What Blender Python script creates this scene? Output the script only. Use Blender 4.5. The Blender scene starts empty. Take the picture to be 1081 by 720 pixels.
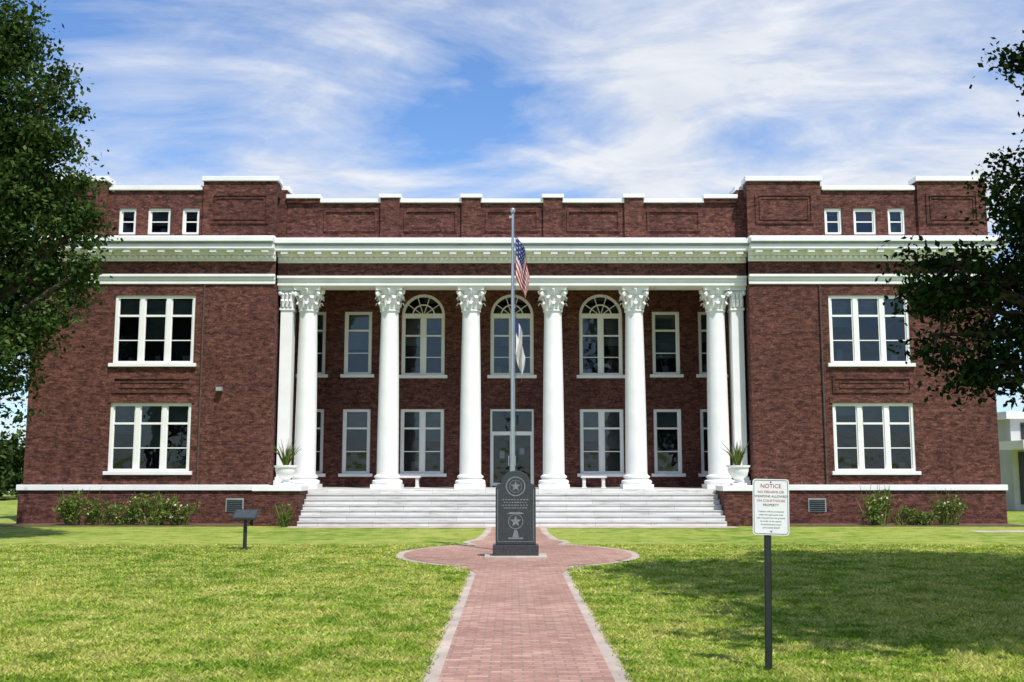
import bpy, math, random
import numpy as np
from mathutils import Vector, Matrix
random.seed(7); rng=np.random.default_rng(7)
sc=bpy.context.scene
sc.view_settings.view_transform='Standard'
sc.view_settings.look='None'
sc.view_settings.exposure=0

# ------------------------------------------------------------ node helpers
def newmat(name):
    m=bpy.data.materials.new(name); m.use_nodes=True
    nt=m.node_tree; nt.nodes.clear()
    return m,nt
class G:
    def __init__(s,nt): s.nt=nt
    def n(s,t,**k):
        nd=s.nt.nodes.new(t)
        for a,b in k.items(): setattr(nd,a,b)
        return nd
    def l(s,a,b): s.nt.links.new(a,b)
    def val(s,sock,v):
        if hasattr(v,'is_linked') or isinstance(v,bpy.types.NodeSocket): s.l(v,sock)
        else: sock.default_value=v
    def noise(s,vec,scale,detail=4,rough=.55,dist=0):
        nd=s.n('ShaderNodeTexNoise'); nd.inputs['Scale'].default_value=scale
        nd.inputs['Detail'].default_value=detail; nd.inputs['Roughness'].default_value=rough
        nd.inputs['Distortion'].default_value=dist
        if vec is not None: s.l(vec,nd.inputs['Vector'])
        return nd.outputs['Fac']
    def ramp(s,fac,stops):
        nd=s.n('ShaderNodeValToRGB'); cr=nd.color_ramp
        while len(cr.elements)<len(stops): cr.elements.new(.5)
        for e,(p,c) in zip(cr.elements,stops):
            e.position=p; e.color=(c[0],c[1],c[2],1) if hasattr(c,'__len__') else (c,c,c,1)
        s.l(fac,nd.inputs['Fac']); return nd.outputs['Color']
    def mix(s,f,a,b,mode='MIX'):
        nd=s.n('ShaderNodeMix',data_type='RGBA',blend_type=mode)
        s.val(nd.inputs[0],f); 
        for i,v in ((6,a),(7,b)):
            if isinstance(v,tuple): v=(v[0],v[1],v[2],1)
            s.val(nd.inputs[i],v)
        return nd.outputs[2]
    def math(s,op,a,b=0,c=None):
        nd=s.n('ShaderNodeMath',operation=op); s.val(nd.inputs[0],a); s.val(nd.inputs[1],b)
        if c is not None: s.val(nd.inputs[2],c)
        return nd.outputs[0]
    def vmath(s,op,a,b=(0,0,0)):
        nd=s.n('ShaderNodeVectorMath',operation=op); s.val(nd.inputs[0],a); s.val(nd.inputs[1],b)
        return nd.outputs['Value'] if op in('LENGTH','DISTANCE','DOT_PRODUCT') else nd.outputs[0]
    def bump(s,h,strength=.3,dist=.02):
        nd=s.n('ShaderNodeBump'); nd.inputs['Strength'].default_value=strength
        nd.inputs['Distance'].default_value=dist; s.l(h,nd.inputs['Height']); return nd.outputs[0]
    def bsdf(s,col,rough=.7,metal=0,normal=None,spec=.4):
        b=s.n('ShaderNodeBsdfPrincipled')
        if isinstance(col,tuple): col=(col[0],col[1],col[2],1)
        s.val(b.inputs['Base Color'],col); s.val(b.inputs['Roughness'],rough)
        b.inputs['Metallic'].default_value=metal; b.inputs['Specular IOR Level'].default_value=spec
        if normal is not None: s.l(normal,b.inputs['Normal'])
        return b
    def out(s,sh):
        o=s.n('ShaderNodeOutputMaterial'); s.l(sh,o.inputs['Surface'])
def simple(name,col,rough=.6,metal=0,var=.15,scale=3,spec=.4,bump=0):
    m,nt=newmat(name); g=G(nt); tc=g.n('ShaderNodeTexCoord').outputs['Object']
    n=g.noise(tc,scale,4)
    c=g.mix(g.ramp(n,[(.3,0.),(.7,1.)]),tuple(x*(1-var) for x in col),tuple(min(1,x*(1+var)) for x in col))
    b=g.bsdf(c,rough,metal,g.bump(g.noise(tc,scale*12,3),bump,.01) if bump else None,spec)
    g.out(b.outputs[0]); return m

def brickmat(name,c1,c2,mortar,bw,rh,msize=.01,mott=.5,wall=True):
    m,nt=newmat(name); g=G(nt); tc=g.n('ShaderNodeTexCoord').outputs['Object']
    if wall:
        sp=g.n('ShaderNodeSeparateXYZ'); g.l(tc,sp.inputs[0])
        cb=g.n('ShaderNodeCombineXYZ'); g.l(g.math('ADD',sp.outputs[0],sp.outputs[1]),cb.inputs[0]); g.l(sp.outputs[2],cb.inputs[1])
        v=cb.outputs[0]
    else: v=tc
    bt=g.n('ShaderNodeTexBrick'); g.l(v,bt.inputs['Vector'])
    bt.inputs['Scale'].default_value=1; bt.inputs['Brick Width'].default_value=bw; bt.inputs['Row Height'].default_value=rh
    bt.inputs['Mortar Size'].default_value=msize; bt.inputs['Mortar Smooth'].default_value=.2; bt.inputs['Bias'].default_value=-.1
    bt.inputs['Color1'].default_value=(*c1,1); bt.inputs['Color2'].default_value=(*c2,1); bt.inputs['Mortar'].default_value=(*mortar,1)
    b2=g.n('ShaderNodeTexBrick'); g.l(v,b2.inputs['Vector'])
    for k,x in (('Scale',1),('Brick Width',bw),('Row Height',rh),('Mortar Size',0),('Bias',-.55 if wall else -.4)): b2.inputs[k].default_value=x
    b2.inputs['Color1'].default_value=(0,0,0,1); b2.inputs['Color2'].default_value=(1,1,1,1)
    st=g.n('ShaderNodeMapping'); st.inputs['Scale'].default_value=(1,2.2,1) ; g.l(v,st.inputs['Vector'])
    n1=g.noise(st.outputs[0],2.6,5,.9)
    n2=g.noise(v,.30,3,.65)
    col=g.mix(g.math('MULTIPLY',g.ramp(n1,[(.45,0.),(.57,1.)]),mott),bt.outputs['Color'],tuple(x*.25 for x in c1),'MIX')
    n3=g.noise(st.outputs[0],4.5,4,.9)
    col=g.mix(g.math('MULTIPLY',g.ramp(n3,[(.54,0.),(.64,1.)]),mott*.85),col,tuple(min(1,x*1.6+.05) for x in c2))
    col=g.mix(g.math('MULTIPLY',g.ramp(b2.outputs['Color'],[(.25,0.),(.8,1.)]),mott*.5),col,tuple(x*1.5+.02 for x in c2))
    col=g.mix(g.ramp(n2,[(.3,0.),(.7,.8)]),col,g.mix(1.0,col,(.58,.56,.56),'MULTIPLY'))
    b=g.bsdf(col,.85,0,g.bump(bt.outputs['Fac'],-.35,.01),.25)
    g.out(b.outputs[0]); return m

M={}
M['brick']=brickmat('red_brick',(.122,.036,.027),(.20,.069,.049),(.13,.078,.062),.22,.075,mott=.85)
M['pathbrick']=brickmat('path_brick',(.43,.225,.17),(.57,.35,.28),(.29,.22,.18),.21,.105,msize=.011,mott=.28,wall=False)
M['conc']=simple('concrete',(.43,.36,.305),.9,0,.25,1.6,.2,.3)
M['white']=simple('white_paint',(.84,.83,.815),.55,0,.06,1.2,.3)
M['frame']=simple('window_frame_paint',(.84,.83,.80),.5,0,.05,1.5,.3)
M['dark']=simple('dark_interior',(.03,.032,.04),.9,0,.4,.6)
M['blind']=simple('window_blind',(.22,.235,.245),.8,0,.5,.7)
M['roof']=simple('roof_gravel',(.3,.29,.27),.95)
M['metal']=simple('brushed_aluminium',(.55,.56,.57),.35,.9,.1,2)
M['blackmetal']=simple('black_metal',(.025,.03,.028),.45,.2,.3,8)
M['granite']=simple('dark_granite',(.04,.046,.05),.25,0,.5,40,.5)
M['engrave']=simple('engraved_granite',(.19,.20,.20),.7,0,.4,30)
M['signwhite']=simple('sign_face',(.78,.77,.75),.45,0,.05,6)
M['red']=simple('red_print',(.5,.05,.04),.5)
M['blackprint']=simple('black_print',(.05,.05,.055),.5)
M['gutter']=simple('gutter_trim',(.30,.33,.33),.5,0,.2,2)
M['soil']=simple('planting_soil',(.12,.08,.05),.95,0,.4,4,.2,.5)
def stonem():
    m,nt=newmat('weathered_step_stone'); g=G(nt); tc=g.n('ShaderNodeTexCoord').outputs['Object']
    mp=g.n('ShaderNodeMapping'); mp.inputs['Scale'].default_value=(.35,1,3); g.l(tc,mp.inputs[0])
    n=g.noise(mp.outputs[0],3,6,.75)
    bt=g.n('ShaderNodeTexBrick'); cb=g.n('ShaderNodeCombineXYZ'); sp=g.n('ShaderNodeSeparateXYZ'); g.l(tc,sp.inputs[0])
    g.l(sp.outputs[0],cb.inputs[0]); g.l(sp.outputs[2],cb.inputs[1]); g.l(cb.outputs[0],bt.inputs['Vector'])
    bt.inputs['Scale'].default_value=1; bt.inputs['Brick Width'].default_value=1.9; bt.inputs['Row Height'].default_value=.1786
    bt.inputs['Mortar Size'].default_value=.008
    bt.inputs['Color1'].default_value=(1,1,1,1); bt.inputs['Color2'].default_value=(.8,.8,.8,1); bt.inputs['Mortar'].default_value=(.5,.5,.5,1)
    c=g.ramp(n,[(.30,(.42,.38,.33)),(.47,(.72,.70,.67)),(.75,(.84,.83,.80))])
    c=g.mix(.8,c,bt.outputs['Color'],'MULTIPLY')
    g.out(g.bsdf(c,.8).outputs[0]); return m
M['step']=stonem()
def glassm():
    m,nt=newmat('window_glass'); g=G(nt)
    tr=g.n('ShaderNodeBsdfTransparent'); tr.inputs[0].default_value=(.52,.58,.62,1)
    tc=g.n('ShaderNodeTexCoord').outputs['Object']
    gl=g.n('ShaderNodeBsdfGlossy'); gl.inputs['Roughness'].default_value=.03; gl.inputs[0].default_value=(.9,.95,1,1)
    g.l(g.bump(g.noise(tc,1.3,2),.35,.05),gl.inputs['Normal'])
    fr=g.n('ShaderNodeFresnel'); fr.inputs[0].default_value=1.55
    f=g.math('ADD',fr.outputs[0],.01)
    mx=g.n('ShaderNodeMixShader'); g.l(f,mx.inputs[0]); g.l(tr.outputs[0],mx.inputs[1]); g.l(gl.outputs[0],mx.inputs[2])
    g.out(mx.outputs[0]); return m
M['glass']=glassm()
def lawnm():
    m,nt=newmat('lawn_grass'); g=G(nt); tc=g.n('ShaderNodeTexCoord').outputs['Object']
    a=g.noise(tc,.22,4,.6,.4); b=g.noise(tc,1.6,6,.8); c=g.noise(tc,22,4,.85); 
    col=g.ramp(a,[(.36,(.14,.235,.022)),(.5,(.235,.325,.038)),(.63,(.36,.39,.075))])
    col=g.mix(g.ramp(b,[(.45,0.),(.60,.9)]),col,(.43,.43,.12))
    col=g.mix(g.ramp(b,[(.33,.85),(.47,0.)]),col,(.06,.14,.012))
    col=g.mix(g.ramp(c,[(.36,.8),(.55,0.)]),col,(.06,.12,.014))
    g.out(g.bsdf(col,.9,0,g.bump(c,.7,.03),.12).outputs[0]); return m
M['lawn']=lawnm()
def leafm(name,c1,c2,c3,tr=.35,patch=.55):
    m,nt=newmat(name); g=G(nt); ge=g.n('ShaderNodeNewGeometry'); tc=g.n('ShaderNodeTexCoord').outputs['Object']
    col=g.ramp(ge.outputs['Random Per Island'],[(0,c1),(.6,c2),(1,c3)])
    n=g.noise(tc,.9,1); col=g.mix(g.ramp(n,[(.35,patch),(.6,0.)]),col,tuple(x*.5 for x in c1))
    if tr==0:
        b=g.n('ShaderNodeBsdfDiffuse'); g.l(col,b.inputs[0]); g.out(b.outputs[0]); return m
    b=g.n('ShaderNodeBsdfDiffuse'); g.l(col,b.inputs[0]); t=g.n('ShaderNodeBsdfTranslucent'); g.l(col,t.inputs[0])
    mx=g.n('ShaderNodeMixShader'); mx.inputs[0].default_value=tr; g.l(b.outputs[0],mx.inputs[1]); g.l(t.outputs[0],mx.inputs[2])
    g.out(mx.outputs[0]); return m
M['leafR']=leafm('leaf_dark',(.010,.024,.008),(.024,.048,.013),(.07,.11,.03),0)
M['leafL']=leafm('leaf_green',(.024,.052,.013),(.055,.10,.022),(.14,.19,.06),.2)
M['shrub']=leafm('shrub_leaf',(.07,.12,.02),(.15,.22,.04),(.30,.32,.12),.3,.3)
M['flower']=simple('pale_blossom',(.5,.45,.30),.8,0,.2)
def bladem():
    m,nt=newmat('grass_blade'); g=G(nt); ge=g.n('ShaderNodeNewGeometry'); tc=g.n('ShaderNodeTexCoord').outputs['Object']
    a=g.noise(tc,.22,4,.6,.4); b=g.noise(tc,1.6,4,.8)
    base=g.ramp(a,[(.36,(.19,.31,.03)),(.5,(.32,.43,.055)),(.63,(.48,.51,.10))])
    base=g.mix(g.ramp(b,[(.45,0.),(.60,.9)]),base,(.58,.56,.17))
    base=g.mix(g.ramp(b,[(.33,.85),(.47,0.)]),base,(.09,.20,.018))
    col=g.mix(1.0,base,g.ramp(ge.outputs['Random Per Island'],[(0,.45),(.6,.98),(1,1.4)]),'MULTIPLY')
    d=g.n('ShaderNodeBsdfDiffuse'); g.l(col,d.inputs[0]); t=g.n('ShaderNodeBsdfTranslucent'); g.l(col,t.inputs[0])
    mx=g.n('ShaderNodeMixShader'); mx.inputs[0].default_value=.4; g.l(d.outputs[0],mx.inputs[1]); g.l(t.outputs[0],mx.inputs[2])
    g.out(mx.outputs[0]); return m
M['blade']=bladem()
M['far']=leafm('distant_leaf',(.03,.055,.018),(.05,.085,.025),(.09,.12,.04),0)
M['bark']=simple('bark',(.10,.075,.055),.95,0,.4,6,.2,.8)

# ------------------------------------------------------------ mesh builder
class MB:
    def __init__(s): s.v=[]; s.f=[]; s.m=[]; s.mats=[]
    def mi(s,mat):
        if mat not in s.mats: s.mats.append(mat)
        return s.mats.index(mat)
    def add(s,vs,fs,mat):
        o=len(s.v); s.v+= [tuple(v) for v in vs]; i=s.mi(mat)
        for f in fs: s.f.append(tuple(o+k for k in f)); s.m.append(i)
    def box(s,x0,x1,y0,y1,z0,z1,mat):
        if x0>x1:x0,x1=x1,x0
        if y0>y1:y0,y1=y1,y0
        if z0>z1:z0,z1=z1,z0
        vs=[(x0,y0,z0),(x1,y0,z0),(x1,y1,z0),(x0,y1,z0),(x0,y0,z1),(x1,y0,z1),(x1,y1,z1),(x0,y1,z1)]
        s.add(vs,[(0,3,2,1),(4,5,6,7),(0,1,5,4),(1,2,6,5),(2,3,7,6),(3,0,4,7)],mat)
    def lathe(s,prof,cx,cy,n,mat,sq=False):
        vs=[];fs=[]
        for r,z in prof:
            for k in range(n):
                a=2*math.pi*(k+.5)/n; vs.append((cx+r*math.cos(a),cy+r*math.sin(a),z))
        for i in range(len(prof)-1):
            for k in range(n):
                k2=(k+1)%n; fs.append((i*n+k,i*n+k2,(i+1)*n+k2,(i+1)*n+k))
        fs.append(tuple(range(n))[::-1]); fs.append(tuple((len(prof)-1)*n+k for k in range(n)))
        s.add(vs,fs,mat)
    def tube(s,pts,rad,n,mat):
        vs=[];fs=[]
        for i,p in enumerate(pts):
            p=Vector(p); a=Vector(pts[max(i-1,0)]); b=Vector(pts[min(i+1,len(pts)-1)])
            d=(b-a).normalized(); u=d.cross(Vector((.3,.9,.1))).normalized(); w=d.cross(u)
            for k in range(n):
                t=2*math.pi*k/n; vs.append(tuple(p+(u*math.cos(t)+w*math.sin(t))*rad[i]))
        for i in range(len(pts)-1):
            for k in range(n):
                k2=(k+1)%n; fs.append((i*n+k,i*n+k2,(i+1)*n+k2,(i+1)*n+k))
        fs.append(tuple((len(pts)-1)*n+k for k in range(n)))
        s.add(vs,fs,mat)
    def extr(s,pts,y0,y1,mat):
        n=len(pts); vs=[(x,y0,z) for x,z in pts]+[(x,y1,z) for x,z in pts]
        fs=[tuple(range(n)),tuple(range(2*n-1,n-1,-1))]+[(i,(i+1)%n,n+(i+1)%n,n+i)[::-1] for i in range(n)]
        s.add(vs,fs,mat)
    def obj(s,name,parent=None,smooth=False,bevel=0,loc=None,rot=None):
        me=bpy.data.meshes.new(name); me.from_pydata(s.v,[],s.f)
        for m in s.mats: me.materials.append(M[m])
        me.polygons.foreach_set('material_index',s.m)
        if smooth: me.shade_smooth() if hasattr(me,'shade_smooth') else None
        me.update(); o=bpy.data.objects.new(name,me); sc.collection.objects.link(o)
        if smooth:
            try: me.set_sharp_from_angle(angle=math.radians(35))
            except Exception: pass
        if parent: o.parent=parent
        if bevel:
            b=o.modifiers.new('bevel','BEVEL'); b.width=bevel; b.segments=2; b.limit_method='ANGLE'
        if loc: o.location=loc
        if rot: o.rotation_euler=rot
        return o
def empty(name,loc=(0,0,0)):
    e=bpy.data.objects.new(name,None); e.location=loc; e.empty_display_size=.3; sc.collection.objects.link(e); return e

# ------------------------------------------------------------ courthouse
CH=empty('courthouse')
Y0=37.4; YC=37.75; YB=41.5
XW=17.65; XI=8.75
walls=MB(); trim=MB(); fr=MB(); gl=MB(); inn=MB()
def wall(x0,x1,z0,z1,y,ops,rev=.2,mat='brick'):
    xs=sorted(set([x0,x1]+[v for o in ops for v in o[:2]])); zs=sorted(set([z0,z1]+[v for o in ops for v in o[2:4]]))
    for i in range(len(xs)-1):
        for j in range(len(zs)-1):
            cx=(xs[i]+xs[i+1])/2; cz=(zs[j]+zs[j+1])/2
            if any(o[0]<cx<o[1] and o[2]<cz<o[3] for o in ops): continue
            walls.add([(xs[i],y,zs[j]),(xs[i+1],y,zs[j]),(xs[i+1],y,zs[j+1]),(xs[i],y,zs[j+1])],[(0,1,2,3)],mat)
    for a,b,c,d in [o[:4] for o in ops]:
        yy=y+rev
        walls.add([(a,y,c),(b,y,c),(b,yy,c),(a,yy,c),(a,y,d),(b,y,d),(b,yy,d),(a,yy,d)],
                  [(0,1,2,3),(4,7,6,5),(0,3,7,4),(1,5,6,2)],mat)
def window(cx,w,z0,z1,y,units=1,rails=((.70,.075),(.34,.035)),blind=None,muntin=0,jamb=.1,mull=.16,sill=True,arch=False):
    x0=cx-w/2; x1=cx+w/2; ya=y+.05; yb=y+.17
    fr.box(x0,x0+jamb,ya,yb,z0,z1,'frame'); fr.box(x1-jamb,x1,ya,yb,z0,z1,'frame')
    fr.box(x0+jamb,x1-jamb,ya,yb,z0,z0+.09,'frame'); fr.box(x0+jamb,x1-jamb,ya,yb,z1-.11,z1,'frame')
    iw=(w-2*jamb-(units-1)*mull)/units
    for u in range(units):
        a=x0+jamb+u*(iw+mull); b=a+iw
        if u: fr.box(a-mull,a,ya+.01,yb,z0+.09,z1-.11,'frame')
        t=.045
        fr.box(a,a+t,ya+.045,yb-.01,z0+.09,z1-.11,'frame'); fr.box(b-t,b,ya+.045,yb-.01,z0+.09,z1-.11,'frame')
        for rf,rt in rails:
            zz=z0+(z1-z0)*rf; off=.02 if rt>.05 else .05
            fr.box(a+t,b-t,ya+off,yb-.012,zz-rt/2,zz+rt/2,'frame')
        bl=random.choice([.3,.32,.45,.68,.3,.15])
        if blind: bl=blind*random.choice((.55,.8,1,1.25))
        zb=z1-.1-(z1-z0-.2)*min(bl,1)
        inn.add([(a-.05,y+.3,zb),(b+.05,y+.3,zb),(b+.05,y+.3,z1),(a-.05,y+.3,z1)],[(0,1,2,3)],'blind')
        k=zb
        while k<z1-.06:
            inn.box(a-.04,b+.04,y+.27,y+.297,k,k+.012,'blind'); k+=.11
        if random.random()<.5:
            hh=random.uniform(.15,.5); xx=random.uniform(a+.1,b-.25)
            inn.box(xx,xx+random.uniform(.15,.35),y+.4,y+.6,z0-.1,z0+.09+hh,'blind')
    gl.add([(x0+jamb,y+.135,z0),(x1-jamb,y+.135,z0),(x1-jamb,y+.135,z1),(x0+jamb,y+.135,z1)],[(0,1,2,3)],'glass')
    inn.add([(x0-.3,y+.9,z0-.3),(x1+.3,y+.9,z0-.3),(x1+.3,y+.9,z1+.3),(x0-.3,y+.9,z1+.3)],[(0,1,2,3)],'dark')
    if sill: trim.box(x0-.12,x1+.12,y-.11,y+.19,z0-.13,z0,'white')
ZL=(1.88,4.35); ZU=(5.8,8.33)
def panel(x0,x1,z0,z1,y,t=.09,p=.045):
    walls.box(x0,x1,y-p,y-.001,z0,z0+t,'brick'); walls.box(x0,x1,y-p,y-.001,z1-t,z1,'brick')
    walls.box(x0,x0+t,y-p,y-.001,z0+t,z1-t,'brick'); walls.box(x1-t,x1,y-p,y-.001,z0+t,z1-t,'brick')
for s in (-1,1):
    a,b=sorted((s*XI,s*XW)); c=s*13.15
    W2=1.48
    att=[(c-.42,c+.42,10.62,11.62),(c-1.5,c-.86,10.62,11.62),(c+.86,c+1.5,10.62,11.62)]
    wall(a,b,1.2,12.1,Y0,[(c-W2,c+W2,*ZL),(c-W2,c+W2,*ZU)]+att)
    window(c,2*W2,*ZL,Y0,3); window(c,2*W2,*ZU,Y0,3)
    for i,o in enumerate(att):
        window((o[0]+o[1])/2,o[1]-o[0],o[2],o[3],Y0,1 ,rails=((.5,.04),),jamb=.07,sill=False,blind=.5 if i==0 else .3)
    walls.box(a-(.1 if s<0 else 0),b+(.1 if s>0 else 0),Y0-.1,Y0+2,-.2,1.2,'brick')
    trim.box(a-(.16 if s<0 else 0),b+(.16 if s>0 else 0),Y0-.17,Y0-.002,1.2,1.40,'white')
    for xx in (c-2.2 if s>0 else c+3.2,):
        fr.box(xx-.32,xx+.32,Y0-.12,Y0-.098,.43,.92,'gutter')
        for k in range(6): fr.box(xx-.28,xx+.28,Y0-.14,Y0-.121,.47+k*.07,.51+k*.07,'blackmetal')
    xo=s*XW; xi=s*XI
    walls.add([(xo,Y0,-.2),(xo,Y0+14,-.2),(xo,Y0+14,12.1),(xo,Y0,12.1)],[(0,1,2,3)],'brick')
    trim.box(xo+s*.002,xo+s*.16,Y0-.002,Y0+14,1.2,1.4,'white')
    walls.add([(xi,Y0,0),(xi,YB,0),(xi,YB,10.4),(xi,Y0,10.4)],[(0,1,2,3)],'brick')
    panel(c-1.45,c+1.45,4.72,5.32,Y0); panel(c-1.2,c+1.2,4.9,5.14,Y0,.05,.03)
    walls.box(c-W2-.1,c+W2+.1,Y0-.03,Y0-.001,4.35,4.57,'brick')
    for (p,q) in ((XI,11.5),(15.1,XW)):
        a1,b1=sorted((s*p,s*q))
        walls.box(a1,b1,Y0-.12,Y0-.001,10.5,12.1,'brick')
        walls.box(a1,b1,Y0-.12,Y0+.45,12.1,12.62,'brick')
        trim.box(a1-.06,b1+.06,Y0-.2,Y0+.52,12.62,12.80,'white')
        panel(a1+.3,b1-.3,11.0,12.15,Y0-.12); panel(a1+.45,b1-.45,11.15,12.0,Y0-.12,.05,.03)
    a1,b1=sorted((s*11.5,s*15.1))
    walls.box(a1,b1,Y0,Y0+.4,12.1,12.30,'brick')
    trim.box(a1+.06,b1-.06,Y0-.09,Y0+.45,12.3,12.47,'white')
    trim.box(xo-.4 if s>0 else xo-.05,xo+.05 if s>0 else xo+.4,Y0+.53,Y0+14,12.3,12.47,'white')
    trim.box(xi-.3,xi+.3,Y0+.53,Y0+3,12.45,12.62,'white')
    walls.box(xi-.25,xi+.25,Y0+.46,Y0+3,10.5,12.45,'brick')
arch_x=(-3.62,0,3.62); ops=[]; r=.88
for ax in arch_x:
    ops.append((ax-r,ax+r,5.75,8.2+r+.02))
    ops.append((ax-r,ax+r,1.79 if ax else 1.25,4.37))
for x in (-8.15,-6.27,6.27,8.15):
    ops.append((x-.56,x+.56,5.78,8.35)); ops.append((x-.56,x+.56,1.79,4.37))
wall(-XI,XI,1.25,9.6,YB,ops)
for ax in arch_x:
    n=20; top=8.2+r+.02
    pts=[(ax+r*math.cos(math.pi*k/n),8.2+r*math.sin(math.pi*k/n)) for k in range(n+1)]
    for k in range(n):
        (xa,za),(xb,zb)=pts[k],pts[k+1]
        walls.add([(xa,YB-.001,za),(xa,YB-.001,top),(xb,YB-.001,top),(xb,YB-.001,zb)],[(0,1,2,3)],'brick')
        walls.add([(xa,YB,za),(xb,YB,zb),(xb,YB+.2,zb),(xa,YB+.2,za)],[(0,1,2,3)],'brick')
        def ring(r0,r1,y0,y1,mat,mb):
            q=[]
            for rr in (r0,r1):
                for kk in (k,k+1):
                    t=math.pi*kk/n; q.append((ax+rr*math.cos(t),8.2+rr*math.sin(t)))
            A,B,C,D=q
            mb.add([(A[0],y0,A[1]),(B[0],y0,B[1]),(D[0],y0,D[1]),(C[0],y0,C[1]),(A[0],y1,A[1]),(B[0],y1,B[1])],[(0,1,2,3),(0,4,5,1)],mat)
        ring(r-.11,r-.001,YB+.05,YB+.17,'frame',fr); ring(r*.48,r*.48+.05,YB+.09,YB+.16,'frame',fr)
    for t in (36,72,108,144):
        t=math.radians(t); d=(math.cos(t),math.sin(t)); p=(-d[1]*.018,d[0]*.018)
        q=[(ax+d[0]*R+p[0]*sg,8.2+d[1]*R+p[1]*sg) for R,sg in ((.1,1),(.1,-1),(r-.1,-1),(r-.1,1))]
        fr.add([(x,YB+.1,z) for x,z in q],[(0,1,2,3)],'frame')
    window(ax,2*r,5.75,8.2,YB,2,rails=((.66,.06),(.3,.03)),blind=.5)
    fr.box(ax-r+.1,ax+r-.1,YB+.04,YB+.175,8.2,8.28,'frame')
    gl.add([(ax-r,YB+.14,8.2),(ax+r,YB+.14,8.2),(ax+r,YB+.14,8.2+r),(ax-r,YB+.14,8.2+r)],[(0,1,2,3)],'glass')
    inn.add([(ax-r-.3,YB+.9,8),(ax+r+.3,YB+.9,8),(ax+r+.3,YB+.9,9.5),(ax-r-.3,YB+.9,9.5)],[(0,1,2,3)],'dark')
    if ax: window(ax,2*r,1.79,4.37,YB,2,blind=.5)
y=YB
for a,b,c,d in ((-.88,-.80,1.25,4.37),(.80,.88,1.25,4.37),(-.80,.80,4.29,4.37),(-.80,.80,3.38,3.47),(-.035,.035,1.25,3.38),(-.02,.02,3.47,4.29)):
    fr.box(a,b,y+.05,y+.17,c,d,'frame')
for sx in (-1,1):
    for a,b,c,d in ((.036,.085,1.3,3.38),(.75,.80,1.3,3.38),(.085,.75,1.3,1.42),(.085,.75,3.32,3.38)):
        fr.box(sx*a,sx*b,y+.08,y+.15,c,d,'frame')
    fr.box(sx*.12,sx*.15,y+.01,y+.05,2.1,2.5,'metal')
inn.box(.3,.5,y+.15,y+.16,2.55,2.8,'signwhite'); inn.box(-.5,-.3,y+.15,y+.16,2.4,2.7,'signwhite')
gl.add([(-.80,y+.12,1.27),(.80,y+.12,1.27),(.80,y+.12,4.3),(-.80,y+.12,4.3)],[(0,1,2,3)],'glass')
# entrance hall behind the doors
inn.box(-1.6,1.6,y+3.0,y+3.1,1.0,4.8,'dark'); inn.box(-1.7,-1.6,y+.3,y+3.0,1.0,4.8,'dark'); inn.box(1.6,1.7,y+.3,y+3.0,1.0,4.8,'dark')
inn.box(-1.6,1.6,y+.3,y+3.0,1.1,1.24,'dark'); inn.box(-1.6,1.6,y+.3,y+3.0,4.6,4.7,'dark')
for x in (-8.15,-6.27,6.27,8.15):
    window(x,1.12,5.78,8.35,YB,1,blind=.6); window(x,1.12,1.79,4.37,YB,1,blind=.5)
trim.box(-XI+.003,XI-.003,37.45,YB-.003,1.07,1.25,'step')
walls.box(-XI+.01,XI-.01,37.6,YB,0,1.06,'brick')
trim.add([(-XI,38.6,9.3),(XI,38.6,9.3),(XI,YB,9.3),(-XI,YB,9.3)],[(0,3,2,1)],'white')
nst=7
for i in range(nst):
    z1=1.25*(i+1)/nst; ya=35.6+i*.29
    if i<nst-1:
        trim.box(-7.35,7.35,ya,37.449,z1-1.25/nst+.001,z1-.035,'step'); trim.box(-7.35,7.35,ya-.03,37.449,z1-.035,z1,'step')
    else: trim.box(-7.35,7.35,ya-.03,37.449,z1-1.25/nst+.001,z1-.003,'step')
for s in (-1,1):
    a,b=sorted((s*7.36,s*8.95))
    walls.box(a,b,36.0,37.22,-.1,1.2,'brick'); trim.box(a-.06,b+.06,35.93,37.225,1.2,1.38,'white')
    trim.box(*sorted((s*7.36,s*8.74)),37.24,37.448,1.2,1.38,'white'); walls.box(*sorted((s*7.36,s*8.74)),37.23,37.447,0,1.2,'brick')
def entab(x0,x1,yf,ret0=0,ret1=0):
    trim.box(x0,x1,yf-.06,yf+.9,8.74,8.88,'white'); trim.box(x0,x1,yf-.085,yf+.9,8.88,9.0,'white'); trim.box(x0-ret0*.04,x1+ret1*.04,yf-.15,yf+.9,9.0,9.10,'white')
    walls.box(x0,x1,yf-.02,yf+.9,9.101,9.60,'brick')
    trim.box(x0-ret0*.06,x1+ret1*.06,yf-.07,yf+.9,9.60,9.66,'white')
    trim.box(x0-ret0*.08,x1+ret1*.08,yf-.10,yf+.9,9.66,9.80,'white')
    nd=int((x1-x0)/.2); st=(x1-x0)/nd
    for k in range(nd):
        xc=x0+(k+.5)*st; trim.box(xc-.06,xc+.06,yf-.19,yf-.101,9.68,9.79,'white')
    trim.box(x0-ret0*.14,x1+ret1*.14,yf-.20,yf+.9,9.80,9.98,'white')
    nd=int((x1-x0)/.62); st=(x1-x0)/nd
    for k in range(nd):
        xc=x0+(k+.5)*st; trim.box(xc-.13,xc+.13,yf-.46,yf-.201,9.86,9.979,'white'); trim.box(xc-.10,xc+.10,yf-.34,yf-.201,9.81,9.86,'white')
    trim.box(x0-ret0*.5,x1+ret1*.5,yf-.50,yf+.9,9.98,10.16,'white')
    trim.box(x0-ret0*.53,x1+ret1*.53,yf-.53,yf+.9,10.16,10.24,'gutter')
    trim.box(x0-ret0*.6,x1+ret1*.6,yf-.60,yf+.9,10.24,10.40,'white')
    trim.box(x0-ret0*.3,x1+ret1*.3,yf-.35,yf+.9,10.40,10.5,'white')
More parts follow.
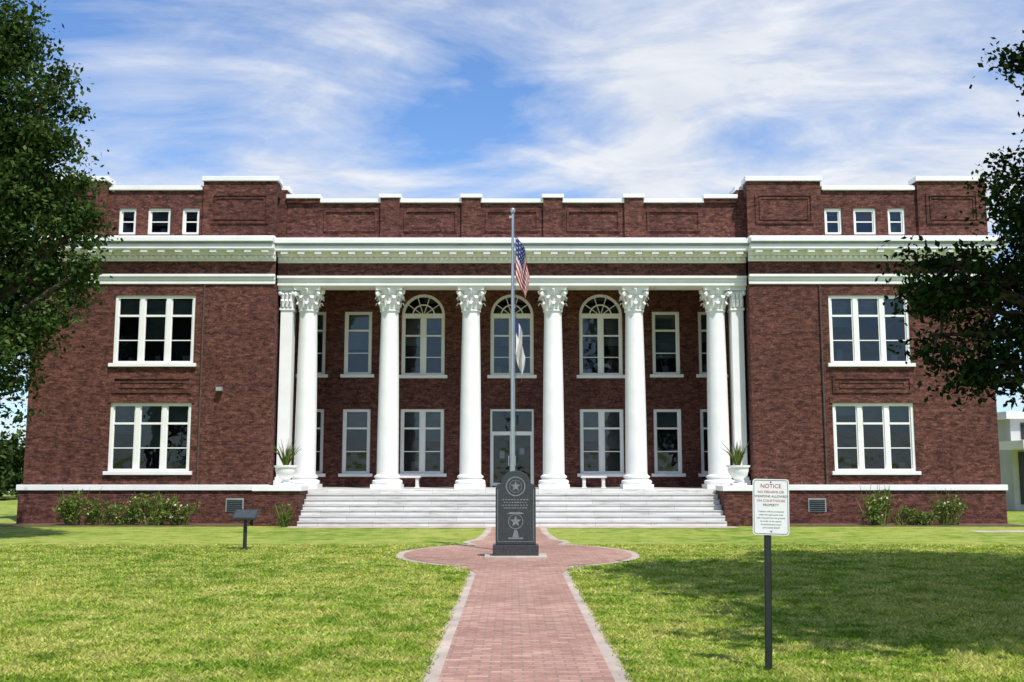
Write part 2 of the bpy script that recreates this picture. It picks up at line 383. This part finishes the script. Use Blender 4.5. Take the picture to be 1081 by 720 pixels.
entab(-XW,-XI,Y0,1,0); entab(XI,XW,Y0,0,1); entab(-XI+.002,XI-.002,YC)
for s in (-1,1):
    a,b=sorted((s*(XW+.001),s*(XW+.6))); trim.box(a,b,Y0+.901,Y0+14,10.18,10.4,'white')
    a,b=sorted((s*(XW+.001),s*(XW+.14))); trim.box(a,b,Y0+.901,Y0+14,8.74,9.1,'white')
YA=YC+.15
walls.box(-XI+.26,XI-.26,YA,YA+.4,10.5,11.95,'brick')
trim.box(-7.25,7.25,YA-.1,YA+.46,11.95,12.10,'white')
for s in (-1,1):
    a,b=sorted((s*7.25,s*8.49)); walls.box(a,b,YA-.1,YA+.45,11.951,12.1,'brick'); trim.box(a-.03,b+.03,YA-.16,YA+.5,12.1,12.25,'white')
for x in (-4.6,-1.54,1.54,4.6):
    walls.box(x-.36,x+.36,YA-.12,YA-.001,10.5,11.949,'brick'); walls.box(x-.36,x+.36,YA-.12,YA+.47,11.949,12.12,'brick')
    trim.box(x-.42,x+.42,YA-.18,YA+.53,12.12,12.26,'white')
for x in (-6.1,-3.07,0,3.07,6.1):
    panel(x-1.0,x+1.0,10.85,11.68,YA,.08,.05)
walls.add([(-XW,Y0+.4,10.4),(XW,Y0+.4,10.4),(XW,Y0+14,10.4),(-XW,Y0+14,10.4)],[(0,1,2,3)],'roof')
walls.add([(-XW,Y0+14,0),(XW,Y0+14,0),(XW,Y0+14,12.1),(-XW,Y0+14,12.1)],[(0,3,2,1)],'brick')
fr.box(-10.75,-10.55,Y0-.22,Y0-.002,4.78,4.92,'gutter')
for s in (-1,1):
    fr.tube([(s*11.35,Y0-.06,1.4),(s*11.35,Y0-.06,8.7)],[.03,.03],8,'bark')
walls.obj('brick_walls',CH); trim.obj('stone_trim',CH,bevel=.012); fr.obj('window_frames',CH); gl.obj('window_glass',CH); inn.obj('window_interiors',CH)

def column_mesh():
    c=MB()
    c.box(-.56,.56,-.56,.56,0,.16,'white')
    c.lathe([(.53,.16),(.56,.20),(.56,.27),(.52,.31),(.45,.33),(.44,.37),(.49,.40),(.49,.45),(.44,.48),(.405,.52)],0,0,40,'white')
    prof=[]
    for k in range(15):
        t=k/14; prof.append((.40-.075*t**1.7,.52+t*(6.55-.52)))
    c.lathe(prof,0,0,40,'white')
    c.lathe([(.33,6.55),(.37,6.58),(.37,6.62),(.33,6.65)],0,0,40,'white')
    c.lathe([(.31,6.65),(.32,6.9),(.36,7.15),(.45,7.34)],0,0,32,'white')
    def leaf(a,z0,h,r0,out,w):
        vs=[];fs=[];N=8
        for i in range(N+1):
            t=i/N
            if t<.75: z=z0+h*t/.75; rr=r0+.02+.05*t+out*(t/.75)**3*.55
            else:
                u=(t-.75)/.25; z=z0+h-.10*u*u*1.1+.02*math.sin(u*3); rr=r0+.06+out*.55+out*.5*u
            ww=w*(1-.25*t)*(1 if i%2 else .82)*(1 if t<.9 else .6)
            for sx in (-1,0,1):
                rad=rr+(0.03 if sx==0 else 0); ang=a+sx*ww/2/rr
                vs.append((rad*math.cos(ang),rad*math.sin(ang),z))
        for i in range(N):
            for j in range(2):
                q=i*3+j; fs.append((q,q+1,q+4,q+3))
        c.add(vs,fs,'white')
    for k in range(8): leaf(2*math.pi*k/8,6.65,.27,.32,.14,.24)
    for k in range(8): leaf(2*math.pi*(k+.5)/8,6.66,.48,.33,.17,.24)
    for k in range(4):
        a=math.pi/4+k*math.pi/2
        pts=[(math.cos(a)*R,math.sin(a)*R,Z) for R,Z in ((.36,6.95),(.42,7.12),(.52,7.24),(.60,7.26),(.63,7.2),(.6,7.13),(.55,7.15),(.56,7.19))]
        c.tube(pts,[.04,.05,.055,.06,.06,.055,.045,.03],8,'white')
        a=k*math.pi/2
        c.tube([(math.cos(a)*R,math.sin(a)*R,Z) for R,Z in ((.4,7.2),(.5,7.33),(.53,7.4))],[.05,.07,.05],8,'white')
    def abac(hh,z0,z1):
        pts=[]
        for k in range(4):
            a0=math.pi/4+k*math.pi/2; a1=a0+math.pi/2
            p0=Vector((math.cos(a0),math.sin(a0)))*hh; p1=Vector((math.cos(a1),math.sin(a1)))*hh
            d=(p1-p0).normalized(); nrm=Vector((d.y,-d.x))
            for t in (.06,.2,.35,.5,.65,.8,.94):
                q=p0.lerp(p1,t); q-=nrm*(.09*math.sin(math.pi*t)); pts.append((q.x,q.y))
        n=len(pts); vs=[(x,y,z0) for x,y in pts]+[(x*1.03,y*1.03,z1) for x,y in pts]
        c.add(vs,[tuple(range(n))[::-1],tuple(range(n,2*n))]+[(i,(i+1)%n,n+(i+1)%n,n+i) for i in range(n)],'white')
    abac(.74,7.34,7.49)
    return c
c=column_mesh(); col0=c.obj('column_1',CH,smooth=True,loc=(-7.66,38.25,1.25))
for i,x in enumerate((-4.6,-1.54,1.54,4.6,7.66)):
    o=bpy.data.objects.new('column_%d'%(i+2),col0.data); sc.collection.objects.link(o); o.location=(x,38.25,1.25); o.parent=CH
for i,s in enumerate((-1,1)):
    p=MB(); p.box(-.30,.30,-.35,.35,0,.3,'white'); p.box(-.26,.26,-.31,.31,.3,.42,'white'); p.box(-.22,.22,-.27,.27,.42,6.6,'white')
    p.box(-.26,.26,-.31,.31,6.6,6.68,'white'); p.box(-.235,.235,-.285,.285,6.68,7.34,'white'); p.box(-.32,.32,-.38,.38,7.34,7.49,'white')
    for zc in (6.72,6.98):
        for xx in (-.15,0,.15):
            p.tube([(xx,-.29,zc),(xx,-.32,zc+.15),(xx,-.38,zc+.24),(xx,-.41,zc+.2)],[.06,.07,.06,.02],7,'white')
    for xx in (-.24,.24): p.lathe([(.02,7.14),(.08,7.18),(.09,7.24),(.05,7.33)],xx,-.33,10,'white')
    p.obj('pilaster_%d'%(i+1),CH,loc=(s*8.42,38.2,1.25),bevel=.01)

# ------------------------------------------------------------ foliage
def leaves(points,size,mat,name,parent,aspect=.5,up=.3):
    n=len(points); P=np.asarray(points)
    d=rng.normal(size=(n,3)); d/=np.linalg.norm(d,axis=1)[:,None]
    nn=rng.normal(size=(n,3)); nn[:,2]=np.abs(nn[:,2])+up; e=np.cross(d,nn); e/=np.linalg.norm(e,axis=1)[:,None]
    s=(size*(.6+.8*rng.random(n)))[:,None]
    v=np.empty((n,4,3)); v[:,0]=P-d*s*.5; v[:,1]=P+e*s*aspect*.5; v[:,2]=P+d*s*.5; v[:,3]=P-e*s*aspect*.5
    me=bpy.data.meshes.new(name); me.vertices.add(4*n); me.vertices.foreach_set('co',v.ravel())
    me.loops.add(4*n); me.loops.foreach_set('vertex_index',np.arange(4*n,dtype=np.int32))
    me.polygons.add(n); me.polygons.foreach_set('loop_start',np.arange(0,4*n,4,dtype=np.int32)); me.polygons.foreach_set('loop_total',np.full(n,4,dtype=np.int32))
    me.materials.append(M[mat]); me.update(calc_edges=True); me.validate()
    o=bpy.data.objects.new(name,me); sc.collection.objects.link(o)
    if parent: o.parent=parent
    return o
def clump_points(clumps,sub,per,subr):
    out=[];subs=[]
    for (x,y,z,rx,rz) in clumps:
        k=max(4,int(sub*rx*rx*rz))
        d=rng.normal(size=(k,3)); d/=np.linalg.norm(d,axis=1)[:,None]
        rr=rng.random(k)**(1/2.2)
        c=np.array([x,y,z])+d*rr[:,None]*np.array([rx,rx,rz]); subs.append(c)
        q=rng.normal(size=(k,per,3))*np.array([subr,subr,subr*.65])*(.6+.8*rng.random((k,1,1)))
        out.append((c[:,None,:]+q).reshape(-1,3))
    return np.concatenate(out),subs
def tree(name,base,th,tr,clumps,mat,sub=9,per=55,subr=.26,size=.12,asp=.5):
    E=empty(name,(0,0,0)); b=MB(); bx,by=base
    top=Vector((bx,by,th))
    b.tube([(bx,by,-.1),(bx+.03,by,.3),(bx-.03,by,th*.5),top],[tr*1.5,tr*1.1,tr*.9,tr*.8],12,'bark')
    pts,subs=clump_points(clumps,sub,per,subr)
    for (x,y,z,rx,rz),sb in zip(clumps,subs):
        tg=Vector((x,y,z)); L=(tg-top).length; mid=top.lerp(tg,.5)+Vector((0,0,.12*L))
        q1=top.lerp(mid,.5)+Vector((0,0,.05*L)); q2=mid.lerp(tg,.5)+Vector((.1,0,.03*L))
        rr=tr*.45
        b.tube([top-Vector((0,0,.3)),q1,mid,q2,tg],[rr,rr*.8,rr*.6,rr*.4,rr*.2],7,'bark')
        for c in sb[:14]:
            c=Vector(c); st=q2 if random.random()<.5 else tg
            b.tube([st,st.lerp(c,.5)+Vector((0,0,.1)),c],[rr*.22,.02,.008],5,'bark')
    b.obj('trunk',E,smooth=True); leaves(pts,size,mat,'foliage',E,asp); return E
tree('oak_tree',(11.6,17.2),2.6,.32,[(7.45,17,5.3,.95,.95),(8.3,17.4,4.6,1.15,1.25),(7.3,17.3,4.2,.75,.85),(8.6,17,6.1,.95,.75),(6.9,16.8,4.9,.6,.5),(7.2,17,5.0,.8,.8),
  (8.1,17.1,3.7,.85,.5),(7.7,17,3.3,.35,.35),(9.3,17.3,3.9,1.1,.8),(9.3,17,5.4,1.3,1.3),(8.9,17.6,4.6,1.2,1.2),(9.0,16.8,9.0,.35,.3),(9.3,17,8.6,.5,.5),(8.7,16.9,8.9,.2,.15),(9.9,17.2,8.3,1.0,1.2),(9.5,16.9,7.3,.5,.5),
  (11,17,7.5,1.8,1.8),(11.5,15,5.5,1.8,1.6),(12,19.5,6,2,2),(13.5,17,6.5,2,2),(11,20,7.5,1.4,1.4),(10.4,18.5,6,1.3,1.3)],'leafR',sub=17,per=80,subr=.21,size=.115,asp=.6)
tree('oak_tree',(12.0,10.5),4.0,.42,[(8.2,12.5,12.8,1.7,1.3),(9.8,13.5,13,1.8,1.4),(7.6,14.0,13.8,1.4,1.0),(11,12,12,2.2,1.8),(11.5,14,11,2,1.8),(9.3,10.8,11,1.8,1.5),(9.6,9.2,8.2,1.6,1.3),(12,10,8,2.4,2),(11.5,13,8,1.8,1.6),
   (14,11,9,2.4,2.2),(12,15,14,2,1.5),(13.5,13.5,13,2,1.6),(10.5,16.5,13.8,1.6,1.0),(7.3,10.8,11.6,1.3,.9),(10.4,8,6,1.4,1.1),(6.6,7.8,10.3,1.4,1.0),(8.3,8.2,9.9,1.7,1.3),(6.7,12.4,13.2,1.3,.9),(7.4,9.4,10.9,1.2,.8)],'leafR',sub=6,per=115,subr=.36,size=.27,asp=.65)
tree('pecan_tree',(-16.0,28.5),3.2,.42,[(-13.6,28,9.8,1.5,1.6),(-12.6,28,8.6,1.0,1.1),(-13.4,28,11.6,1.2,1.3),(-14.6,28,13.4,1.5,1.7),(-13.2,28.3,7.0,1.2,1.1),(-13.1,27.6,5.7,.9,.9),
  (-14.3,28,5.3,1.4,1.3),(-14.2,28,3.7,.8,1.1),(-14.7,28.2,2.5,.5,.6),(-13.5,28,4.3,.5,.5),(-16,28,14.5,2.5,1.8),(-15.5,28.5,8,2.2,2.6),(-18,28,9,2.5,3),(-16,30,11,2.4,2.6),(-16,26.5,7,2,2),(-12.0,28,9.9,.5,.4),(-11.8,27.9,7.4,.35,.3),(-15.2,28,11.3,1.8,1.8),
  (-14.2,29,8.3,1.4,1.6),(-14.4,29,6.2,1.3,1.4),(-13.9,29,10.4,1.2,1.6),(-11.9,28,8.8,.4,.35),(-12.3,28,6.4,.45,.4),(-13.0,28,12.9,.8,.6)],
  'leafL',sub=11,per=100,subr=.27,size=.15,asp=.6)
for nm,cx0,cx1,yy in (('distant_trees',-70,-19,72),('distant_trees',26,80,85)):
    cl=[(random.uniform(cx0,cx1),yy+random.uniform(-5,5),random.uniform(1.5,5.5),random.uniform(2,3.4),random.uniform(1.6,2.6)) for _ in range(46)]
    p,_=clump_points(cl,1.6,45,.6); leaves(p,.5,'far',nm,None)
def shrub(x,y,w,h,k=6):
    E=empty('shrub'); cl=[(x+random.uniform(-w,w)*.6,y+random.uniform(-.25,.25),h*random.uniform(.35,.65),w*.42,h*.42) for _ in range(k)]
    p,_=clump_points(cl,130,26,.10); p=p[p[:,2]>0.02]; leaves(p,.12,'shrub','foliage',E,.4)
    if k>6: leaves(p[rng.random(len(p))<.03]+np.array([0,-.06,.05]),.08,'flower','blossoms',E,.9)
    b=MB()
    for _ in range(26):
        a=random.uniform(0,6.28); L=random.uniform(.6,1.15)*h; x2=x+random.uniform(-w,w)*.8
        b.tube([(x2*.5+x*.5,y,0),(x2+.1*math.cos(a),y+.1*math.sin(a),L*.6),(x2+.25*math.cos(a),y+.2*math.sin(a),L)],[.02,.014,.004],4,'shrub')
    b.obj('stems',E)
for x,w,h in ((-15.2,.85,1.2),(-14.4,.5,.7),(-13.5,.75,.9),(-12.6,.9,1.1),(-11.6,.7,1.0),(12.8,.7,1.35),(15.2,.65,1.2),(13.7,.6,.6),(14.3,.4,.5)): shrub(x,36.3,w,h,7 if w>.6 else 4)
shrub(-7.7,35.3,.25,.8,2)
soil=MB()
for a,b in ((-17.6,-9.1),(9.1,17.7)): soil.box(a,b,35.7,37.29,-.1,.03,'soil')
soil.obj('planting_bed')

for s in (-1,1):
    E=empty('planter_urn',(s*8.0,36.6,1.38)); b=MB()
    b.box(-.24,.24,-.24,.24,0,.08,'white')
    b.lathe([(.2,.08),(.13,.13),(.11,.2),(.2,.26),(.32,.38),(.37,.55),(.36,.62),(.42,.66),(.42,.71),(.33,.71),(.3,.62)],0,0,28,'white')
    b.obj('urn',E,smooth=True); q=MB()
    for k in range(38):
        a=random.uniform(0,6.28); t=random.uniform(.05,.75); L=random.uniform(.5,1.15)
        pts=[(math.cos(a)*R,math.sin(a)*R,.62+Z) for R,Z in ((.03,0),(L*t*.5,L*.55),(L*t*.95,L*(1-.3*t)))]
        q.tube(pts,[.022,.018,.003],4,'shrub')
    q.obj('spiky_plant',E)
for x in (-3.9,3.05):
    E=empty('stone_bench',(x,38.75,1.25)); b=MB(); b.box(-.48,.48,-.2,.2,.38,.46,'step')
    for s in (-1,1): b.box(s*.36-.06,s*.36+.06,-.15,.15,.05,.38,'step'); b.box(s*.36-.1,s*.36+.1,-.18,.18,0,.05,'step')
    b.obj('bench_body',E,bevel=.015)

# ------------------------------------------------------------ ground, path
g=MB(); g.add([(-500,-200,0),(500,-200,0),(500,900,0),(-500,900,0)],[(0,1,2,3)],'lawn'); g.obj('lawn')
PX=.13
def plaza_half(y,r,off):
    t=(y-24.0)/(3.4+off)
    return r*math.sqrt(max(0,1-abs(t)**2.0)) if abs(t)<1 else 0
p=MB()
def rect(x0,x1,y0,y1,z,m): p.add([(x0,y0,z),(x1,y0,z),(x1,y1,z),(x0,y1,z)],[(0,1,2,3)],m)
def walk(hw,R,Rj,z,m,yend):
    ys=[-3]+[2+.35*k for k in range(51)]+[20.2+k*.25 for k in range(33)]+[28.6,29,32,yend]
    def half(y):
        d=plaza_half(y,R,Rj)
        near=math.exp(-((y-20.6)/.55)**2)*.25 if y<21 else math.exp(-((y-28.0)/.9)**2)*.45
        wob=(.025*math.sin(y*3.1)+.018*math.sin(y*7.7+1)) if hw>1 else 0
        return max(hw,d,hw+near if abs(y-24)<6 else hw)+wob
    L=[(PX-half(y),y,z) for y in ys]; Rr=[(PX+half(y+1.7) if abs(y-24)>6 else PX+half(y),y,z) for y in ys]
    n=len(ys); p.add(L+Rr,[(i,n+i,n+i+1,i+1) for i in range(n-1)],m)
walk(1.02,2.78,.0,.006,'conc',35.6); walk(.80,2.60,-.16,.014,'pathbrick',35.2)
p.obj('brick_path')
p=MB(); rect(-7.6,7.6,34.7,35.58,.010,'conc'); rect(14.5,60,32.3,33.3,.006,'conc'); p.obj('sidewalk')
p=MB(); rect(-500,500,92,100,.006,'roof'); p.obj('road')

N=260000
u=rng.random(N); yy=8.2+(27-8.2)*u**1.5; xx=(rng.random(N)*2-1)*(.54*yy+.3)
ok=(np.abs(xx-PX)>.97+.09*rng.random(N))&((((xx-PX)/2.78)**2+((yy-24.0)/3.42)**2)>1)
xx=xx[ok];yy=yy[ok]
m=9000; fy=rng.random(m)*12+8.2; sg=np.where(rng.random(m)<.5,-1,1); fx=PX+sg*(1.0+rng.normal(size=m)*.035)
xx=np.concatenate([xx,fx]); yy=np.concatenate([yy,fy]); n=len(xx)
pn=np.sin(xx*1.7+np.sin(yy*1.3)*2)*np.sin(yy*1.1+np.sin(xx*.9)*2)
h=(.018+.026*rng.random(n))*(1+.3*pn); a=rng.random(n)*2*np.pi; w=.005+.00055*yy; t=rng.random(n)*2*np.pi; lean=h*(.8+1.1*rng.random(n))
v=np.zeros((n,3,3)); v[:,0,0]=xx-np.cos(a)*w; v[:,0,1]=yy-np.sin(a)*w; v[:,1,0]=xx+np.cos(a)*w; v[:,1,1]=yy+np.sin(a)*w
v[:,2,0]=xx+np.cos(t)*lean; v[:,2,1]=yy+np.sin(t)*lean; v[:,2,2]=h
me=bpy.data.meshes.new('grass'); me.vertices.add(3*n); me.vertices.foreach_set('co',v.ravel()); me.loops.add(3*n); me.loops.foreach_set('vertex_index',np.arange(3*n,dtype=np.int32))
me.polygons.add(n); me.polygons.foreach_set('loop_start',np.arange(0,3*n,3,dtype=np.int32)); me.polygons.foreach_set('loop_total',np.full(n,3,dtype=np.int32))
me.materials.append(M['blade']); me.update(calc_edges=True); o=bpy.data.objects.new('grass',me); sc.collection.objects.link(o)

# ------------------------------------------------------------ monument
E=empty('granite_monument',(.08,22.9,0)); b=MB()
b.box(-.68,.68,-.45,.45,-.02,.07,'conc'); b.box(-.50,.50,-.24,.24,.07,.30,'granite')
pts=[(-.44,.30),(.44,.30),(.44,1.52),(.40,1.60),(.33,1.63)]
pts+=[(.33*math.cos(t),1.63+.27*math.sin(t)) for t in [math.pi*k/16 for k in range(1,16)]]+[(-.33,1.63),(-.40,1.60),(-.44,1.52)]
b.extr(pts,-.13,.13,'granite'); b.obj('slab',E,bevel=.012)
e=MB(); yf=-.134
def ringm(cx,cz,r0,r1,n=32,y=yf,m='engrave'):
    vs=[(cx+r*math.cos(2*math.pi*k/n),y,cz+r*math.sin(2*math.pi*k/n)) for r in (r0,r1) for k in range(n)]
    e.add(vs,[(k,(k+1)%n,n+(k+1)%n,n+k) for k in range(n)],m)
def star(cx,cz,R,y=yf,m='engrave'):
    q=[(cx+(R if k%2==0 else R*.42)*math.sin(math.pi*k/5),y,cz+(R if k%2==0 else R*.42)*math.cos(math.pi*k/5)) for k in range(10)]
    e.add(q+[(cx,y,cz)],[(10,k,(k+1)%10) for k in range(10)],m)
ringm(0,1.56,.19,.215); ringm(0,1.56,.13,.14); star(0,1.56,.12)
for k,zz in enumerate((1.26,1.20,1.14,1.08)):
    wd=.3-.04*(k%2)
    for j in range(9):
        x0=-wd+j*2*wd/9; ww=wd/random.uniform(5.5,9); e.add([(x0,yf,zz),(x0+ww,yf,zz),(x0+ww,yf,zz+.022),(x0,yf,zz+.022)],[(0,1,2,3)],'engrave')
ringm(0,.80,.15,.165); star(0,.80,.13)
e.add([(-.2,yf,.96),(.2,yf,.96),(.12,yf,1.0),(-.12,yf,1.0)],[(0,1,2,3)],'engrave')
e.add([(-.07,yf,.46),(.07,yf,.46),(.03,yf,.62),(-.03,yf,.62)],[(0,1,2,3)],'engrave'); e.add([(-.16,yf,.42),(.16,yf,.42),(.16,yf,.455),(-.16,yf,.455)],[(0,1,2,3)],'engrave')
for (x0,x1,z0,z1) in ((-.40,-.388,.36,1.5),(.388,.40,.36,1.5),(-.388,.388,.36,.372)): e.add([(x0,yf,z0),(x1,yf,z0),(x1,yf,z1),(x0,yf,z1)],[(0,1,2,3)],'engrave')
e.obj('engraving',E)

# ------------------------------------------------------------ flagpole and flags
E=empty('flagpole',(0.02,24.4,0)); b=MB()
b.lathe([(.16,0),(.16,.03),(.10,.08),(.055,.12),(.052,4),(.042,6.5),(.03,8.1)],0,0,20,'metal')
b.lathe([(.01,8.1),(.05,8.13),(.065,8.18),(.05,8.23),(.01,8.25)],0,0,16,'metal'); b.box(-.09,.02,-.02,.02,8.0,8.05,'metal')
b.tube([(.075,0,1.2),(.07,0,7.98)],[.006,.006],5,'blackprint')
b.obj('pole',E,smooth=True)
for k,cc in {'flag_red':(.42,.03,.035),'flag_white':(.72,.70,.68),'flag_blue':(.02,.035,.13)}.items(): M[k]=simple(k,cc,.8,0,.08,5)
def flag(name,ztop,hoist,fly,kind,drop,wd):
    nu,nv=52,26; f=MB(); vs=[]
    for j in range(nv+1):
        for i in range(nu+1):
            u=i/nu; v=j/nv
            x=.05+wd*(1-math.exp(-3*u))*(1-.35*v)+.03*math.sin(7*u+3*v)
            y=.10*math.sin(u*15+v*1.2)*min(1,u*3)*(1-.2*v)
            z=ztop-v*hoist-drop*(u**.8)*(1-.25*v)
            vs.append((x,y,z))
    f.v=vs
    for nm in ('flag_red','flag_white','flag_blue'): f.mi(nm)
    for j in range(nv):
        for i in range(nu):
            q=j*(nu+1)+i; f.f.append((q,q+1,q+nu+2,q+nu+1)); u=i/nu
            if kind=='us':
                m=2 if (u<.4 and j<14) else (0 if (j//2)%2==0 else 1)
                if m==2 and (i%4==1 and j%3==1): m=1
            else: m=2 if u<.10 and j<12 else 1
            f.m.append(m)
    f.obj(name,E,smooth=True)
flag('us_flag',7.6,1.0,1.5,'us',1.0,.36)
flag('white_flag',5.6,.9,1.3,'tx',1.0,.24)

# ------------------------------------------------------------ notice sign
E=empty('notice_sign',(2.46,10.15,0)); E.rotation_euler=(0,math.radians(1.3),math.radians(-4)); b=MB()
b.box(-.032,.032,-.004,.004,-.1,1.74,'blackmetal'); b.box(-.032,-.026,-.004,.03,-.1,1.74,'blackmetal'); b.box(.026,.032,-.004,.03,-.1,1.74,'blackmetal')
b.obj('post',E)
b=MB(); 
def rr(w,h,r,cx=0,cz=0):
    o=[]
    for sx,sz,a0 in ((1,1,0),(-1,1,90),(-1,-1,180),(1,-1,270)):
        for k in range(6):
            t=math.radians(a0+k*18); o.append((cx+sx*(w-r)+r*math.cos(t),cz+sz*(h-r)+r*math.sin(t)))
    return o
b.extr(rr(.175,.27,.03,.03,1.55),-.012,-.007,'signwhite'); b.obj('board',E)
b=MB(); o=rr(.165,.26,.025,.03,1.55); i2=rr(.160,.255,.02,.03,1.55); n=len(o)
b.add([(x,-.0135,z) for x,z in o]+[(x,-.0135,z) for x,z in i2],[(k,(k+1)%n,n+(k+1)%n,n+k) for k in range(n)],'blackprint')
for zc in (1.79,1.315):
    b.add([(.03+.008*math.cos(k),-.014,zc+.008*math.sin(k)) for k in [2*math.pi*j/10 for j in range(10)]],[tuple(range(10))],'blackprint')
b.obj('border',E)
def text(s,z,size,mat,x=.03):
    cu=bpy.data.curves.new('t','FONT'); cu.body=s; cu.size=size; cu.align_x='CENTER'
    o=bpy.data.objects.new('lettering',cu); sc.collection.objects.link(o); cu.materials.append(M[mat]); o.parent=E
    o.location=(x,-.014,z); o.rotation_euler=(math.radians(90),0,0)
text('NOTICE',1.735,.055,'red')
for k,s in enumerate(('NO FIREARMS OR','WEAPONS ALLOWED','ON COURTHOUSE','PROPERTY')): text(s,1.685-k*.042,.032,'blackprint' if k%2 else 'red')
for k,s in enumerate(('Violators will be prosecuted','under the state penal code','and removed from the grounds','by order of the county','Commissioners Court','and County Sheriff')): text(s,1.50-k*.031,.0215,'blackprint')

# ------------------------------------------------------------ plaque lectern
E=empty('plaque_stand',(-6.5,25.4,0)); b=MB()
b.tube([(0,0,0),(0,0,.78)],[.05,.045],10,'blackmetal'); b.lathe([(.12,0),(.12,.03),(.05,.05)],0,0,14,'blackmetal')
b.add([(-.3,-.2,.72),(.3,-.2,.72),(.3,.18,.92),(-.3,.18,.92),(-.3,-.2,.76),(.3,-.2,.76),(.3,.18,.96),(-.3,.18,.96)],[(0,3,2,1),(4,5,6,7),(0,1,5,4),(1,2,6,5),(2,3,7,6),(3,0,4,7)],'blackmetal')
b.add([(-.26,-.175,.776),(.26,-.175,.776),(.26,.155,.950),(-.26,.155,.950)],[(0,1,2,3)],'granite')
b.obj('stand',E,bevel=.006)

# ------------------------------------------------------------ neighbouring building at right
E=empty('office_building'); b=MB(); M['stucco']=simple('stucco',(.5,.50,.48),.9,0,.1,1)
b.box(24.2,48,50,66,0,4.4,'stucco'); b.box(23.9,48.3,49.7,66.3,4.4,4.75,'white'); b.box(23.6,48,47.6,49.98,2.9,3.3,'white')
for x in range(6):
    b.box(24.7+x*3.6,27.6+x*3.6,49.93,49.99,3.4,4.2,'blackmetal'); b.box(24.5+x*3.6,27.6+x*3.6,49.93,49.99,.3,2.8,'blackmetal')
    b.box(24+x*3.6,24.15+x*3.6,47.8,47.95,0,2.9,'metal')
b.obj('body',E)

# ------------------------------------------------------------ sun, sky, camera
el=math.radians(60); az=math.radians(150)
S=Vector((math.sin(az)*math.cos(el),math.cos(az)*math.cos(el),math.sin(el)))
L=bpy.data.lights.new('sun','SUN'); L.energy=5; L.angle=math.radians(.5); L.color=(1,.96,.90)
lo=bpy.data.objects.new('sun',L); sc.collection.objects.link(lo); lo.rotation_euler=S.to_track_quat('Z','Y').to_euler(); lo.location=(20,-20,40)
w=bpy.data.worlds.new('World'); sc.world=w; w.use_nodes=True; nt=w.node_tree; nt.nodes.clear(); g=G(nt)
sky=g.n('ShaderNodeTexSky',sky_type='NISHITA'); sky.sun_disc=False; sky.sun_elevation=el; sky.sun_rotation=az
sky.air_density=1.0; sky.dust_density=.5; sky.ozone_density=3
tc=g.n('ShaderNodeTexCoord').outputs['Generated']
sp=g.n('ShaderNodeSeparateXYZ'); g.l(tc,sp.inputs[0])
zz=g.math('ADD',g.math('MAXIMUM',sp.outputs[2],0),.12)
cb=g.n('ShaderNodeCombineXYZ'); g.l(g.math('DIVIDE',sp.outputs[0],zz),cb.inputs[0]); g.l(g.math('DIVIDE',sp.outputs[1],zz),cb.inputs[1])
mp=g.n('ShaderNodeMapping'); mp.inputs['Rotation'].default_value=(0,0,math.radians(-25)); mp.inputs['Scale'].default_value=(.75,1.1,1); mp.inputs['Location'].default_value=(1.3,.4,0); g.l(cb.outputs[0],mp.inputs[0])
n1=g.noise(mp.outputs[0],1.5,8,.62,.5); n3=g.noise(mp.outputs[0],4.0,6,.6,.8)
dens=g.math('ADD',g.math('MULTIPLY',n1,.78),g.math('MULTIPLY',n3,.22))
def lobe(px,py,rad,amt,acc):
    dx=(px-540.5)/1084; dy=(360-py)/1084; p=math.radians(7.2)
    d=Vector((dx,math.cos(p)-dy*math.sin(p),math.sin(p)+dy*math.cos(p))).normalized()
    dist=g.vmath('DISTANCE',tc,tuple(d)); mr=g.n('ShaderNodeMapRange',interpolation_type='SMOOTHSTEP'); g.l(dist,mr.inputs[0])
    mr.inputs[1].default_value=0; mr.inputs[2].default_value=rad; mr.inputs[3].default_value=amt; mr.inputs[4].default_value=0
    return g.math('ADD',acc,mr.outputs[0])
for a in ((900,70,.33,.14),(330,60,.22,.12),(640,20,.2,.09),(200,165,.11,-.03),(490,130,.14,-.12),(700,178,.11,.09),(130,80,.15,.07),(640,115,.08,-.07)): dens=lobe(*a,dens)
cl=g.ramp(dens,[(.42,0.),(.53,.42),(.65,.97)])
ccol=g.mix(g.ramp(n3,[(.3,0.),(.7,1.)]),(6.2,6.7,7.6),(8.2,8.4,8.8))
bright=g.mix(1.0,sky.outputs[0],(1.2,1.48,1.8),'MULTIPLY')
col=g.mix(cl,bright,ccol)
bg=g.n('ShaderNodeBackground'); g.l(col,bg.inputs[0]); bg.inputs[1].default_value=.11
ou=g.n('ShaderNodeOutputWorld'); g.l(bg.outputs[0],ou.inputs[0])
cam=bpy.data.cameras.new('camera'); cam.lens=36.1; cam.sensor_width=36; cam.clip_end=2000; cam.clip_start=.1
co=bpy.data.objects.new('camera',cam); sc.collection.objects.link(co); co.location=(0,0,1.9); co.rotation_euler=(math.radians(97.2),0,0); sc.camera=co
